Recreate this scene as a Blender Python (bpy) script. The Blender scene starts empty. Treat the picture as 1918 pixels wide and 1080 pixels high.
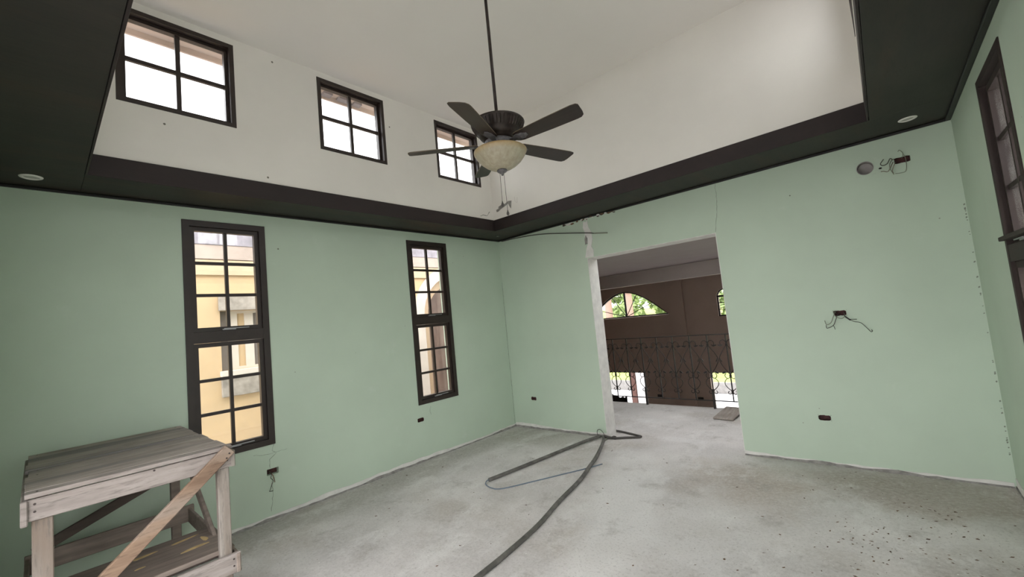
import bpy, bmesh, math, random
from mathutils import Vector, Matrix, Euler

# ------------------------------------------------------------------ camera, world, exposure
S = bpy.context.scene
COL = S.collection
cam_d = bpy.data.cameras.new('camera')
cam = bpy.data.objects.new('camera', cam_d)
COL.objects.link(cam)
cam.location = (4.62674, -5.0485, 1.67026)
cam.rotation_mode = 'XYZ'
cam.rotation_euler = (1.647562, 0.095874, 0.727656)
cam_d.sensor_fit = 'HORIZONTAL'
cam_d.sensor_width = 36.0
cam_d.lens = 36.0 * 787.206 / 1918.0
cam_d.clip_start = 0.02
S.camera = cam

world = bpy.data.worlds.new('overcast_sky')
S.world = world
world.use_nodes = True
wbg = world.node_tree.nodes['Background']
wbg.inputs['Color'].default_value = (1.0, 0.98, 1.0, 1)
wbg.inputs['Strength'].default_value = 1.0

S.view_settings.view_transform = 'Standard'
S.view_settings.look = 'None'
S.view_settings.gamma = 1.0
S.view_settings.use_curve_mapping = False
S.view_settings.exposure = 2.6
S.cycles.max_bounces = 10
S.cycles.diffuse_bounces = 7
S.cycles.transparent_max_bounces = 16
S.cycles.sample_clamp_indirect = 6.0

rnd = random.Random(7)
W, L, H = 5.213, 5.36, 3.0
PI = math.pi

# ------------------------------------------------------------------ materials
def _nt(name):
    m = bpy.data.materials.new(name)
    m.use_nodes = True
    nt = m.node_tree
    return m, nt, nt.nodes['Principled BSDF']

def N(nt, t, **kw):
    n = nt.nodes.new(t)
    for k, v in kw.items():
        setattr(n, k, v)
    return n

def noise(nt, coord, scale, detail=4, rough=.55, stretch=None):
    if stretch:
        mp = N(nt, 'ShaderNodeMapping')
        mp.inputs['Scale'].default_value = stretch
        nt.links.new(coord, mp.inputs['Vector'])
        coord = mp.outputs['Vector']
    n = N(nt, 'ShaderNodeTexNoise')
    n.inputs['Scale'].default_value = scale
    n.inputs['Detail'].default_value = detail
    n.inputs['Roughness'].default_value = rough
    nt.links.new(coord, n.inputs['Vector'])
    return n.outputs['Fac']

def ramp(nt, fac, lo, hi):
    r = N(nt, 'ShaderNodeMapRange')
    r.inputs['From Min'].default_value = lo
    r.inputs['From Max'].default_value = hi
    nt.links.new(fac, r.inputs['Value'])
    return r.outputs['Result']

def mix(nt, fac, a, b, mult=1.0):
    m = N(nt, 'ShaderNodeMix', data_type='RGBA')
    if mult != 1.0:
        mm = N(nt, 'ShaderNodeMath', operation='MULTIPLY')
        nt.links.new(fac, mm.inputs[0]); mm.inputs[1].default_value = mult
        fac = mm.outputs[0]
    nt.links.new(fac, m.inputs[0])
    for i, v in ((6, a), (7, b)):
        if isinstance(v, tuple):
            m.inputs[i].default_value = (*v[:3], 1)
        else:
            nt.links.new(v, m.inputs[i])
    return m.outputs[2]

def bump(nt, p, h, strength, dist=.01):
    b = N(nt, 'ShaderNodeBump')
    b.inputs['Strength'].default_value = strength
    b.inputs['Distance'].default_value = dist
    nt.links.new(h, b.inputs['Height'])
    nt.links.new(b.outputs['Normal'], p.inputs['Normal'])

def specks(nt, coord, scale, radius, keep):
    v = N(nt, 'ShaderNodeTexVoronoi')
    v.inputs['Scale'].default_value = scale
    nt.links.new(coord, v.inputs['Vector'])
    a = N(nt, 'ShaderNodeMath', operation='LESS_THAN')
    nt.links.new(v.outputs['Distance'], a.inputs[0]); a.inputs[1].default_value = radius
    s = N(nt, 'ShaderNodeSeparateColor')
    nt.links.new(v.outputs['Color'], s.inputs[0])
    b = N(nt, 'ShaderNodeMath', operation='LESS_THAN')
    nt.links.new(s.outputs[0], b.inputs[0]); b.inputs[1].default_value = keep
    c = N(nt, 'ShaderNodeMath', operation='MULTIPLY')
    nt.links.new(a.outputs[0], c.inputs[0]); nt.links.new(b.outputs[0], c.inputs[1])
    return c.outputs[0]

def m_plain(name, col, rough=.6, metal=0., var=.0, vscale=6, b=0.0, bscale=60):
    m, nt, p = _nt(name)
    co = N(nt, 'ShaderNodeTexCoord').outputs['Object']
    p.inputs['Roughness'].default_value = rough
    p.inputs['Metallic'].default_value = metal
    n1 = noise(nt, co, vscale, 5)
    dark = tuple(c * (1 - var) for c in col)
    lite = tuple(min(1, c * (1 + var)) for c in col)
    c = mix(nt, ramp(nt, n1, .3, .7), dark, lite)
    nt.links.new(c, p.inputs['Base Color'])
    if b:
        bump(nt, p, noise(nt, co, bscale, 4), b, .004)
    return m

def m_paint(name, col, speck=.35, grime=(.25, .25, .2)):
    m, nt, p = _nt(name)
    co = N(nt, 'ShaderNodeTexCoord').outputs['Object']
    n1 = noise(nt, co, 1.3, 5)
    c = mix(nt, ramp(nt, n1, .3, .7), tuple(x * .95 for x in col), tuple(min(1, x * 1.04) for x in col))
    n2 = noise(nt, co, 3.1, 8, .65)
    c = mix(nt, ramp(nt, n2, .62, .8), c, tuple(min(1, x * .55 + .36) for x in col), .35)
    sp = specks(nt, co, 5.0, .028, speck)
    c = mix(nt, sp, c, grime, .8)
    sp2 = specks(nt, co, 2.3, .022, .4)
    c = mix(nt, sp2, c, (.09, .08, .06), .9)
    nt.links.new(c, p.inputs['Base Color'])
    p.inputs['Roughness'].default_value = .62
    bump(nt, p, noise(nt, co, 45, 5), .12, .004)
    return m

def blob(nt, co, c, r, n):
    """soft irregular patch: 1 inside the ellipse (c, r), broken up by the noise n"""
    mp = N(nt, 'ShaderNodeMapping', vector_type='TEXTURE')
    mp.inputs['Location'].default_value = (c[0], c[1], 0)
    mp.inputs['Rotation'].default_value = (0, 0, c[2])
    mp.inputs['Scale'].default_value = (r[0], r[1], 1)
    nt.links.new(co, mp.inputs['Vector'])
    ln = N(nt, 'ShaderNodeVectorMath', operation='LENGTH')
    nt.links.new(mp.outputs['Vector'], ln.inputs[0])
    a = N(nt, 'ShaderNodeMath', operation='MULTIPLY_ADD')
    nt.links.new(n, a.inputs[0]); a.inputs[1].default_value = 2.2
    nt.links.new(ln.outputs['Value'], a.inputs[2])
    r_ = N(nt, 'ShaderNodeMapRange')
    r_.inputs['From Min'].default_value = 2.35; r_.inputs['From Max'].default_value = 1.75
    nt.links.new(a.outputs[0], r_.inputs['Value'])
    return r_.outputs['Result']

def m_concrete(name, base=(.60, .575, .56)):
    m, nt, p = _nt(name)
    co = N(nt, 'ShaderNodeTexCoord').outputs['Object']
    n1 = noise(nt, co, 1.1, 7, .6)
    c = mix(nt, ramp(nt, n1, .34, .66), tuple(x * .80 for x in base), tuple(min(1, x * 1.16) for x in base))
    n2 = noise(nt, co, .8, 6, .6, (1.0, 1.3, 1))
    c = mix(nt, ramp(nt, n2, .52, .66), c, (.40, .355, .305), .55)
    nb = noise(nt, co, 1.6, 7, .62)
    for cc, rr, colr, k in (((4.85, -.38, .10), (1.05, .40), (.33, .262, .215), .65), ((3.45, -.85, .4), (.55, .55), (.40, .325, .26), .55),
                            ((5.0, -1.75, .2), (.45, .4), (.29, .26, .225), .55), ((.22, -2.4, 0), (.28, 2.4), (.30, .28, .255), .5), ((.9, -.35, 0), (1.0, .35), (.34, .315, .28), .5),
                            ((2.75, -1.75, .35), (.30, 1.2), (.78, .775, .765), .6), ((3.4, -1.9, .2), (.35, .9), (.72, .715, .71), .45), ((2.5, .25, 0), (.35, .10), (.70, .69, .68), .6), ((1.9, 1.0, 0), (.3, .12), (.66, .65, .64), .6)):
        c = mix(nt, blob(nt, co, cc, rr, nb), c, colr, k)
    n3 = noise(nt, co, 2.0, 10, .75, (1.0, .6, 1))
    c = mix(nt, ramp(nt, n3, .53, .64), c, (.80, .79, .775), .6)
    n5 = noise(nt, co, 3.1, 9, .72)
    c = mix(nt, ramp(nt, n5, .55, .66), c, (.30, .275, .25), .55)
    n4 = noise(nt, co, 30, 7, .75)
    c = mix(nt, ramp(nt, n4, .42, .64), c, (.72, .70, .685), .45)
    n6 = noise(nt, co, 55, 6, .75)
    c = mix(nt, ramp(nt, n6, .53, .66), c, (.27, .25, .235), .5)
    c = mix(nt, specks(nt, co, 14, .055, .25), c, (.12, .10, .085), .8)
    c = mix(nt, specks(nt, co, 9.3, .045, .25), c, (.85, .84, .82), .9)
    c = mix(nt, specks(nt, co, 31, .08, .2), c, (.24, .215, .19), .7)
    nt.links.new(c, p.inputs['Base Color'])
    p.inputs['Roughness'].default_value = .62
    bump(nt, p, noise(nt, co, 30, 8, .7), .25, .006)
    return m

def m_wood(name, a, b, axis='x', rough=.7, scale=18, stain_sheen=None):
    m, nt, p = _nt(name)
    co = N(nt, 'ShaderNodeTexCoord').outputs['Object']
    st = {'x': (.12, 1, 1), 'y': (1, .12, 1), 'z': (1, 1, .12)}[axis]
    n1 = noise(nt, co, scale, 6, .6, st)
    c = mix(nt, ramp(nt, n1, .3, .7), a, b)
    n2 = noise(nt, co, 2.2, 5)
    c = mix(nt, ramp(nt, n2, .42, .75), c, tuple(x * .62 for x in a), .7)
    if stain_sheen:
        n3 = noise(nt, co, 3.4, 4, .5, st)
        c = mix(nt, ramp(nt, n3, .52, .62), c, stain_sheen, .85)
        n4 = noise(nt, co, 60, 5, .7, st)
        c = mix(nt, ramp(nt, n4, .52, .66), c, tuple(x * .5 for x in a), .6)
    nt.links.new(c, p.inputs['Base Color'])
    p.inputs['Roughness'].default_value = rough
    bump(nt, p, n1, .3, .004)
    return m

def m_glass(name, haze=.04, refl=.05):
    m, nt, p = _nt(name)
    nt.nodes.remove(p)
    out = nt.nodes['Material Output']
    tr = N(nt, 'ShaderNodeBsdfTransparent'); tr.inputs[0].default_value = (.97, .985, .98, 1)
    gl = N(nt, 'ShaderNodeBsdfGlossy'); gl.inputs['Roughness'].default_value = .02
    df = N(nt, 'ShaderNodeBsdfDiffuse'); df.inputs[0].default_value = (.8, .8, .78, 1)
    co = N(nt, 'ShaderNodeTexCoord').outputs['Object']
    f = ramp(nt, noise(nt, co, 5, 6), .35, .75)
    mm = N(nt, 'ShaderNodeMath', operation='MULTIPLY'); nt.links.new(f, mm.inputs[0]); mm.inputs[1].default_value = haze
    a = N(nt, 'ShaderNodeMixShader'); a.inputs[0].default_value = refl
    nt.links.new(tr.outputs[0], a.inputs[1]); nt.links.new(gl.outputs[0], a.inputs[2])
    b = N(nt, 'ShaderNodeMixShader'); nt.links.new(mm.outputs[0], b.inputs[0])
    nt.links.new(a.outputs[0], b.inputs[1]); nt.links.new(df.outputs[0], b.inputs[2])
    nt.links.new(b.outputs[0], out.inputs['Surface'])
    return m

M = {}
M['green'] = m_paint('mint_green_paint', (.465, .564, .453))
M['white'] = m_paint('off_white_paint', (.73, .71, .665), .12, (.35, .33, .3))
M['ceil'] = m_plain('ceiling_white_paint', (.78, .755, .72), .8, var=.02, vscale=1)
M['plaster'] = m_plain('bare_white_plaster', (.66, .65, .62), .8, var=.12, vscale=9, b=.3, bscale=50)
M['concrete'] = m_concrete('rough_concrete')
M['mortar'] = m_plain('grey_mortar', (.25, .24, .225), .9, var=.35, vscale=14, b=.4)
M['soffit'] = m_wood('dark_stained_soffit', (.012, .0105, .008), (.021, .017, .0125), 'y', .6, 9, (.026, .016, .010))  # brown blotches paint a warm reflection into the dark wood colour
M['fascia'] = m_wood('red_brown_fascia', (.011, .0055, .006), (.019, .010, .010), 'y', .6, 12)
M['black'] = m_plain('black_moulding', (.008, .007, .007), .5)
M['brown'] = m_plain('dark_bronze_frame', (.022, .014, .011), .42, var=.2, vscale=8)
M['rbrown'] = m_wood('brown_timber_frame', (.018, .010, .008), (.030, .018, .013), 'z', .75, 14)
M['glass'] = m_glass('window_glass', .05, .045)
M['gglass'] = m_glass('dusty_window_glass', .16, .045)
M['grey_metal'] = m_plain('grey_metal', (.33, .33, .34), .4, .6)
M['bronze'] = m_plain('oil_rubbed_bronze', (.030, .020, .017), .42, .3, var=.5, vscale=30)
M['iron_worn'] = m_plain('worn_blade_iron', (.12, .115, .12), .5, .3, var=.4, vscale=40)
M['blade'] = m_wood('fan_blade_laminate', (.020, .013, .011), (.034, .022, .018), 'x', .4, 22)
M['bladeedge'] = m_plain('blade_edge', (.10, .075, .045), .6, var=.3)
M['wire_dark'] = m_plain('dark_wire', (.05, .045, .04), .6)
M['wire_grey'] = m_plain('grey_green_wire', (.19, .20, .15), .6)
M['wire_blue'] = m_plain('blue_grey_wire', (.14, .18, .23), .5)
M['conduit'] = m_plain('dusty_grey_conduit', (.105, .10, .09), .62, var=.45, vscale=11)
M['boxred'] = m_plain('rusty_red_box', (.065, .022, .020), .8, var=.6, vscale=30)
M['dark'] = m_plain('dark_cavity', (.012, .010, .009), .9)
M['dlwhite'] = m_plain('downlight_white', (.72, .70, .66), .45)
M['dllens'] = m_plain('downlight_lens', (.42, .41, .38), .35, var=.15, vscale=30)
M['tabletop'] = m_wood('weathered_grey_board', (.24, .20, .175), (.46, .41, .37), 'y', .8, 30, (.15, .14, .145))
M['tablewhite'] = m_wood('whitewashed_board', (.20, .172, .155), (.33, .295, .27), 'y', .8, 28, (.16, .13, .11))
M['tableleg'] = m_wood('whitewashed_post', (.20, .178, .155), (.33, .30, .265), 'z', .8, 28, (.17, .13, .10))
M['tabletan'] = m_wood('tan_raw_timber', (.165, .105, .068), (.27, .185, .125), 'y', .8, 26, (.25, .20, .16))
M['tabledark'] = m_wood('dark_and_shaded_timber', (.05, .036, .03), (.10, .075, .06), 'y', .8, 22)  # dark tone also paints the shade on the back brace
M['tablebrown'] = m_wood('grey_brown_timber', (.15, .12, .10), (.27, .22, .185), 'y', .8, 26)
M['yellowpaint'] = m_plain('yellow_paint_smear', (.50, .36, .17), .8, var=.25, vscale=20)
M['nail'] = m_plain('rusty_nail', (.03, .02, .017), .6)
M['crack'] = m_plain('crack_shadow', (.19, .21, .17), .9)
M['leafdry'] = m_plain('dry_leaf_bits', (.12, .07, .04), .8, var=.6, vscale=15)
M['chip'] = m_plain('white_paint_chips', (.75, .74, .71), .8)
M['hallwall'] = m_plain('taupe_hall_plaster', (.33, .255, .215), .8, var=.05, vscale=2)
M['hallbeam'] = m_plain('pale_hall_plaster', (.45, .40, .38), .8, var=.04, vscale=2)
M['hallceil'] = m_plain('grey_hall_ceiling', (.33, .29, .28), .8, var=.04, vscale=2)
M['iron'] = m_plain('wrought_iron', (.022, .018, .016), .55, .3, var=.3, vscale=20)
M['yellow'] = m_plain('yellow_annex_paint', (.54, .39, .225), .8, var=.05, vscale=1.4)
M['cream'] = m_plain('cream_cornice_paint', (.50, .39, .255), .8, var=.06, vscale=3)
M['mauve'] = m_plain('mauve_eave_board', (.40, .325, .275), .8, var=.1, vscale=4)
M['roofgrey'] = m_plain('grey_roof_edge', (.27, .25, .275), .8, var=.25, vscale=7)
M['sillgrey'] = m_plain('stained_grey_concrete', (.31, .275, .235), .9, var=.35, vscale=7)
M['annexwhite'] = m_plain('annex_white_trim', (.60, .54, .47), .8, var=.05, vscale=4)
M['annextan'] = m_plain('annex_tan_reveal', (.50, .38, .25), .8, var=.05)
M['annexdark'] = m_plain('annex_dark_grey', (.15, .125, .11), .8)
M['doorwood'] = m_wood('weathered_door_wood', (.13, .085, .065), (.24, .175, .14), 'z', .7, 12)
M['eave'] = m_plain('beige_eave_boards', (.52, .42, .35), .8, var=.06, vscale=3)
M['rafter'] = m_plain('grey_rafter_tail', (.24, .215, .22), .8, var=.1)
M['grass'] = m_plain('bright_grass', (.30, .38, .09), .9, var=.35, vscale=1.5)
M['paving'] = m_plain('pale_paving', (.42, .40, .385), .9, var=.1)
M['ventgrey'] = m_plain('grey_vent_pipe', (.30, .285, .27), .7, var=.15, vscale=12)
M['revealpink'] = m_plain('pinkish_outer_reveal', (.34, .29, .30), .8, var=.1)
M['patio'] = m_plain('pale_patio_tile', (.75, .74, .76), .6, var=.05)
M['lowwall'] = m_plain('grey_garden_wall', (.20, .19, .18), .9, var=.2)
M['postred'] = m_plain('red_brown_post', (.09, .035, .025), .6, var=.3)
M['pinkcol'] = m_plain('pink_porch_column', (.30, .19, .15), .8, var=.05)
M['leaf'] = m_plain('tree_leaf_green', (.23, .31, .11), .7, var=.45, vscale=1.2)
M['bark'] = m_plain('tree_bark', (.12, .08, .055), .9, var=.3)
M['rim'] = m_plain('amber_bowl_rim', (.50, .37, .18), .4, var=.25, vscale=20)

def m_bowl():
    m, nt, p = _nt('scavo_glass_bowl')
    co = N(nt, 'ShaderNodeTexCoord').outputs['Object']
    n1 = noise(nt, co, 30, 6, .7, (1, 1, .25))
    c = mix(nt, ramp(nt, n1, .3, .7), (.29, .255, .175), (.43, .395, .30))
    g = N(nt, 'ShaderNodeSeparateXYZ'); nt.links.new(co, g.inputs[0])
    z = ramp(nt, g.outputs[2], -.05, -.001)
    c = mix(nt, z, c, (.40, .255, .09), .85)
    nt.links.new(c, p.inputs['Base Color'])
    p.inputs['Roughness'].default_value = .4
    p.inputs['Subsurface Weight'].default_value = .25
    p.inputs['Subsurface Radius'].default_value = (.02, .015, .008)
    return m
M['bowl'] = m_bowl()

# ------------------------------------------------------------------ mesh helpers
def tag(o, label=None, cat=None, group=None, kind=None):
    if label: o['label'] = label
    if cat: o['category'] = cat
    if group: o['group'] = group
    if kind: o['kind'] = kind
    return o

def link(name, me, mat=None, parent=None, smooth=False):
    o = bpy.data.objects.new(name, me)
    COL.objects.link(o)
    if mat is not None and not me.materials:
        me.materials.append(M[mat] if isinstance(mat, str) else mat)
    if parent is not None:
        o.parent = parent
    if smooth:
        for pl in me.polygons: pl.use_smooth = True
    return o

def obj(name, bm, mat, parent=None, smooth=False):
    me = bpy.data.meshes.new(name)
    bmesh.ops.recalc_face_normals(bm, faces=bm.faces[:])
    bm.to_mesh(me); bm.free()
    return link(name, me, mat, parent, smooth)

def empty(name, loc=(0, 0, 0), rot=(0, 0, 0), parent=None):
    o = bpy.data.objects.new(name, None)
    o.empty_display_size = .05
    o.location = loc; o.rotation_euler = rot
    COL.objects.link(o)
    if parent is not None: o.parent = parent
    return o

def box(bm, x0, x1, y0, y1, z0, z1):
    v = [bm.verts.new(c) for c in ((x0,y0,z0),(x1,y0,z0),(x1,y1,z0),(x0,y1,z0),(x0,y0,z1),(x1,y0,z1),(x1,y1,z1),(x0,y1,z1))]
    for f in ((0,3,2,1),(4,5,6,7),(0,1,5,4),(1,2,6,5),(2,3,7,6),(3,0,4,7)):
        bm.faces.new([v[i] for i in f])
    return bm

def bbox(x0, x1, y0, y1, z0, z1, bev=0.0):
    bm = bmesh.new(); box(bm, x0, x1, y0, y1, z0, z1)
    if bev: bmesh.ops.bevel(bm, geom=bm.edges[:], offset=bev, segments=1, affect='EDGES')
    return bm

def beam_bm(p0, p1, w, t, side, bev=.004):
    """board from p0 to p1; w across 'side' direction, t along the third axis"""
    p0, p1, side = Vector(p0), Vector(p1), Vector(side)
    d = (p1 - p0); ln = d.length; d.normalize()
    n = d.cross(side).normalized(); s = n.cross(d).normalized()
    bm = bbox(0, ln, -w/2, w/2, -t/2, t/2, bev)
    mtx = Matrix((( d.x, s.x, n.x, p0.x), (d.y, s.y, n.y, p0.y), (d.z, s.z, n.z, p0.z), (0, 0, 0, 1)))
    bmesh.ops.transform(bm, matrix=mtx, verts=bm.verts[:])
    return bm

def sweep(bm, pts, r, n=6, caps=True):
    pts = [Vector(p) for p in pts]
    rings = []; prev = None
    for i, p in enumerate(pts):
        a = pts[max(0, i-1)]; b = pts[min(len(pts)-1, i+1)]
        d = (b - a)
        if d.length < 1e-9: d = Vector((0, 0, 1))
        d.normalize()
        if prev is None:
            u = d.cross(Vector((0, 0, 1)))
            if u.length < .05: u = d.cross(Vector((1, 0, 0)))
        else:
            u = prev - d * prev.dot(d)
        u.normalize(); prev = u; v = d.cross(u)
        rr = r[i] if isinstance(r, (list, tuple)) else r
        rings.append([bm.verts.new(p + (u*math.cos(2*PI*k/n) + v*math.sin(2*PI*k/n))*rr) for k in range(n)])
    for A, B in zip(rings, rings[1:]):
        for k in range(n):
            bm.faces.new((A[k], A[(k+1) % n], B[(k+1) % n], B[k]))
    if caps:
        bm.faces.new(rings[0][::-1]); bm.faces.new(rings[-1])
    return bm

def spline(pts, sub=8):
    P = [Vector(p) for p in pts]
    if len(P) < 3: return P
    out = []
    for i in range(len(P)-1):
        p0 = P[i-1] if i else P[0]*2-P[1]
        p1, p2 = P[i], P[i+1]
        p3 = P[i+2] if i+2 < len(P) else P[-1]*2-P[-2]
        for k in range(sub):
            t = k/sub
            out.append(.5*((2*p1)+(p2-p0)*t+(2*p0-5*p1+4*p2-p3)*t*t+(3*p1-p0-3*p2+p3)*t**3))
    out.append(P[-1])
    return out

def tube(pts, r, n=6, sub=8):
    bm = bmesh.new(); sweep(bm, spline(pts, sub) if sub else pts, r, n); return bm

def lathe(prof, n=32, close=True):
    bm = bmesh.new(); rings = []
    for r, z in prof:
        if r < 1e-6: rings.append([bm.verts.new((0, 0, z))])
        else: rings.append([bm.verts.new((r*math.cos(2*PI*k/n), r*math.sin(2*PI*k/n), z)) for k in range(n)])
    for A, B in zip(rings, rings[1:]):
        for k in range(n):
            k2 = (k+1) % n
            if len(A) == 1 and len(B) == 1: continue
            if len(A) == 1: bm.faces.new((A[0], B[k2], B[k]))
            elif len(B) == 1: bm.faces.new((A[k], A[k2], B[0]))
            else: bm.faces.new((A[k], A[k2], B[k2], B[k]))
    return bm

def prism(pts, depth, frame):
    """extrude a polygon given in (u,v); frame(u,v,w)->xyz, w from 0 to depth"""
    bm = bmesh.new()
    a = [bm.verts.new(frame(u, v, 0)) for u, v in pts]
    b = [bm.verts.new(frame(u, v, depth)) for u, v in pts]
    bm.faces.new(a); bm.faces.new(b[::-1])
    n = len(pts)
    for i in range(n):
        bm.faces.new((a[i], b[i], b[(i+1) % n], a[(i+1) % n]))
    return bm

def wall_bm(axis, c0, c1, u0, u1, z0, z1, holes):
    us = sorted({u0, u1, *[h[0] for h in holes], *[h[1] for h in holes]})
    zs = sorted({z0, z1, *[h[2] for h in holes], *[h[3] for h in holes]})
    us = [u for u in us if u0-1e-6 <= u <= u1+1e-6]; zs = [z for z in zs if z0-1e-6 <= z <= z1+1e-6]
    nu, nz = len(us)-1, len(zs)-1
    def solid(i, j):
        if not (0 <= i < nu and 0 <= j < nz): return False
        u, z = (us[i]+us[i+1])/2, (zs[j]+zs[j+1])/2
        return not any(h[0] < u < h[1] and h[2] < z < h[3] for h in holes)
    bm = bmesh.new(); cache = {}
    def V(c, u, z):
        k = (c, u, z)
        if k not in cache: cache[k] = bm.verts.new((c, u, z) if axis == 'x' else (u, c, z))
        return cache[k]
    for i in range(nu):
        for j in range(nz):
            if not solid(i, j): continue
            a, b, p, q = us[i], us[i+1], zs[j], zs[j+1]
            for c in (c0, c1): bm.faces.new((V(c,a,p), V(c,b,p), V(c,b,q), V(c,a,q)))
            if not solid(i-1, j): bm.faces.new((V(c0,a,p), V(c1,a,p), V(c1,a,q), V(c0,a,q)))
            if not solid(i+1, j): bm.faces.new((V(c0,b,p), V(c1,b,p), V(c1,b,q), V(c0,b,q)))
            if not solid(i, j-1): bm.faces.new((V(c0,a,p), V(c1,a,p), V(c1,b,p), V(c0,b,p)))
            if not solid(i, j+1): bm.faces.new((V(c0,a,q), V(c1,a,q), V(c1,b,q), V(c0,b,q)))
    return bm

def structure(name, bm, mat, label, cat):
    return tag(obj(name, bm, mat), label, cat, kind='structure')

# ------------------------------------------------------------------ room shell
WIN1 = (-4.182, -3.505, .70, 2.865)
WIN2 = (-1.806, -1.137, .705, 2.865)
def obx(u, z, w=.105, h=.056): return (u-w/2, u+w/2, z-h/2, z+h/2)
OB_L = [(-3.539, .445), (-1.791, .521)]
OB_B = [(.426, .455), (4.287, 1.446), (4.049, .449), (4.885, 2.747)]
VENT = (4.632, 2.75)
DOOR = (1.632, 3.302, 0, 2.43)

floor = structure('floor', bbox(-.2, W+.2, -L-.2, .24, -.2, 0), 'concrete', 'rough bare concrete floor of the green room', 'floor')
wl = structure('wall_left', wall_bm('x', -.2, 0, -L-.2, .24, -.2, 3.03, [WIN1, WIN2] + [obx(*o) for o in OB_L]), 'green',
               'mint green wall with two tall dark windows', 'wall')
wb = structure('wall_back', wall_bm('y', 0, .24, 0, W, -.0, 3.03, [DOOR] + [obx(*o) for o in OB_B] + [(VENT[0]-.07, VENT[0]+.07, VENT[1]-.07, VENT[1]+.07)]), 'green',
               'mint green wall with the open doorway to the hall', 'wall')
WINR = (-1.815, -1.15, .70, 2.865)
WINR2 = (-4.19, -3.51, .70, 2.865)
wr = structure('wall_right', wall_bm('x', W, W+.2, -L-.2, .24, -.2, 3.03, [WINR, WINR2]), 'green', 'mint green wall on the right with a tall recessed window', 'wall')
wf = structure('wall_front', wall_bm('y', -L-.2, -L, 0, W, 0, 3.03, [(1.7, 4.95, 0, 2.45)]), 'green', 'green wall behind the viewer with a wide opening added for daylight', 'wall')  # unseen wide opening added behind the camera to let daylight in

# soffit ring, fascia, moulding
OX0, OX1, OY0, OY1 = .485, 4.703, -4.815, -.585
sof = tag(empty('trim_1', (0, 0, 3.0)), 'dark stained dropped soffit border running around the raised ceiling', 'soffit', kind='structure')
for x0, x1, y0, y1 in ((0, W, OY1, 0), (0, W, -L, OY0), (0, OX0, OY0, OY1), (OX1, W, OY0, OY1)):
    obj('soffit_panel', bbox(x0+.0004, x1-.0004, y0+.0004, y1-.0004, 0, .028, .0012), 'soffit', sof)
for x0, x1, y0, y1 in ((OX0, OX1, OY1-.014, OY1-.002), (OX0, OX1, OY0+.002, OY0+.014), (OX0+.002, OX0+.014, OY0+.014, OY1-.014), (OX1-.014, OX1-.002, OY0+.014, OY1-.014)):
    obj('fascia_board', bbox(x0, x1, y0, y1, -.004, .157, .002), 'fascia', sof)
mol = tag(empty('trim_2', (0, 0, 3.0)), 'thin black moulding where the green walls meet the dark soffit', 'moulding', kind='structure')
for x0, x1, y0, y1 in ((0, W, -.022, 0), (0, W, -L, -L+.022), (0, .022, -L+.022, -.022), (W-.035, W, -L+.022, -.022)):
    obj('moulding_strip', bbox(x0, x1, y0, y1, -.022, -.001, .004), 'black', mol)

# raised lantern walls and ceiling
CZ = 4.465
UPW = [(-4.641, -3.848), (-3.097, -2.318), (-1.566, -.788)]
UZ0, UZ1 = 3.62, 4.402
uh = [(a, b, UZ0, UZ1) for a, b in UPW]
structure('wall_upper_left', wall_bm('x', OX0-.16, OX0, OY0-.16, OY1+.16, 3.029, CZ, uh), 'white', 'off-white upper wall with three square clerestory windows', 'wall')
structure('wall_upper_right', wall_bm('x', OX1, OX1+.16, OY0-.16, OY1+.16, 3.029, CZ, uh), 'white', 'off-white upper wall on the right side of the raised ceiling', 'wall')
structure('wall_upper_back', wall_bm('y', OY1, OY1+.16, OX0, OX1, 3.029, CZ, []), 'white', 'blank off-white upper wall above the doorway wall', 'wall')
structure('wall_upper_front', wall_bm('y', OY0-.16, OY0, OX0, OX1, 3.029, CZ, []), 'white', 'off-white upper wall behind the viewer', 'wall')
structure('ceiling', bbox(OX0-.16, OX1+.16, OY0-.16, OY1+.16, CZ, CZ+.1), 'ceil', 'flat white ceiling high above the fan', 'ceiling')
ev = tag(empty('trim_3', (0, 0, CZ)), 'beige roof eave outside the clerestory windows', 'eave', kind='structure')
EX = OX0-.16
obj('eave_board', bbox(EX-.27, EX-.001, OY0-.6, OY1+.6, .03, .06), 'eave', ev)
obj('eave_fascia', bbox(EX-.295, EX-.271, OY0-.6, OY1+.6, -.022, .14), 'eave', ev)
for y0_, y1_ in ((-2.85, -2.75), (-2.67, -2.55), (-2.48, -2.385)):
    obj('rafter_tail', bbox(EX-.27, EX-.19, y0_, y1_, .004, .029), 'rafter', ev)
bm = wall_bm('x', 3.032, 3.10, -.45, W+.45, -L-.45, .24, [(OX0-.155, OX1+.155, OY0-.155, OY1+.155)])
for v_ in bm.verts: v_.co = (v_.co.y, v_.co.z, v_.co.x)
structure('roof_light_seal', bm, 'roofgrey', 'unseen roof ring added over the dark soffit to block light leaks', 'roof')  # unseen cover added so no sky light leaks through the panel joints

# door opening lining
dl = tag(empty('door_1', (DOOR[0], 0, 0)), 'white plastered reveal of the open doorway', 'doorway', kind='structure')
dl_parts = ((DOOR[0], DOOR[0]+.006, -.004, .243, .0, DOOR[3]), (DOOR[1]-.006, DOOR[1], -.004, .243, 0, DOOR[3]), (DOOR[0]+.006, DOOR[1]-.006, -.004, .243, DOOR[3]-.006, DOOR[3]))
for nm, (x0, x1, y0, y1, z0, z1) in zip(('jamb', 'jamb', 'header'), dl_parts):
    obj(nm, bbox(x0-DOOR[0], x1-DOOR[0], y0, y1, z0, z1), 'plaster', dl)

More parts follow.
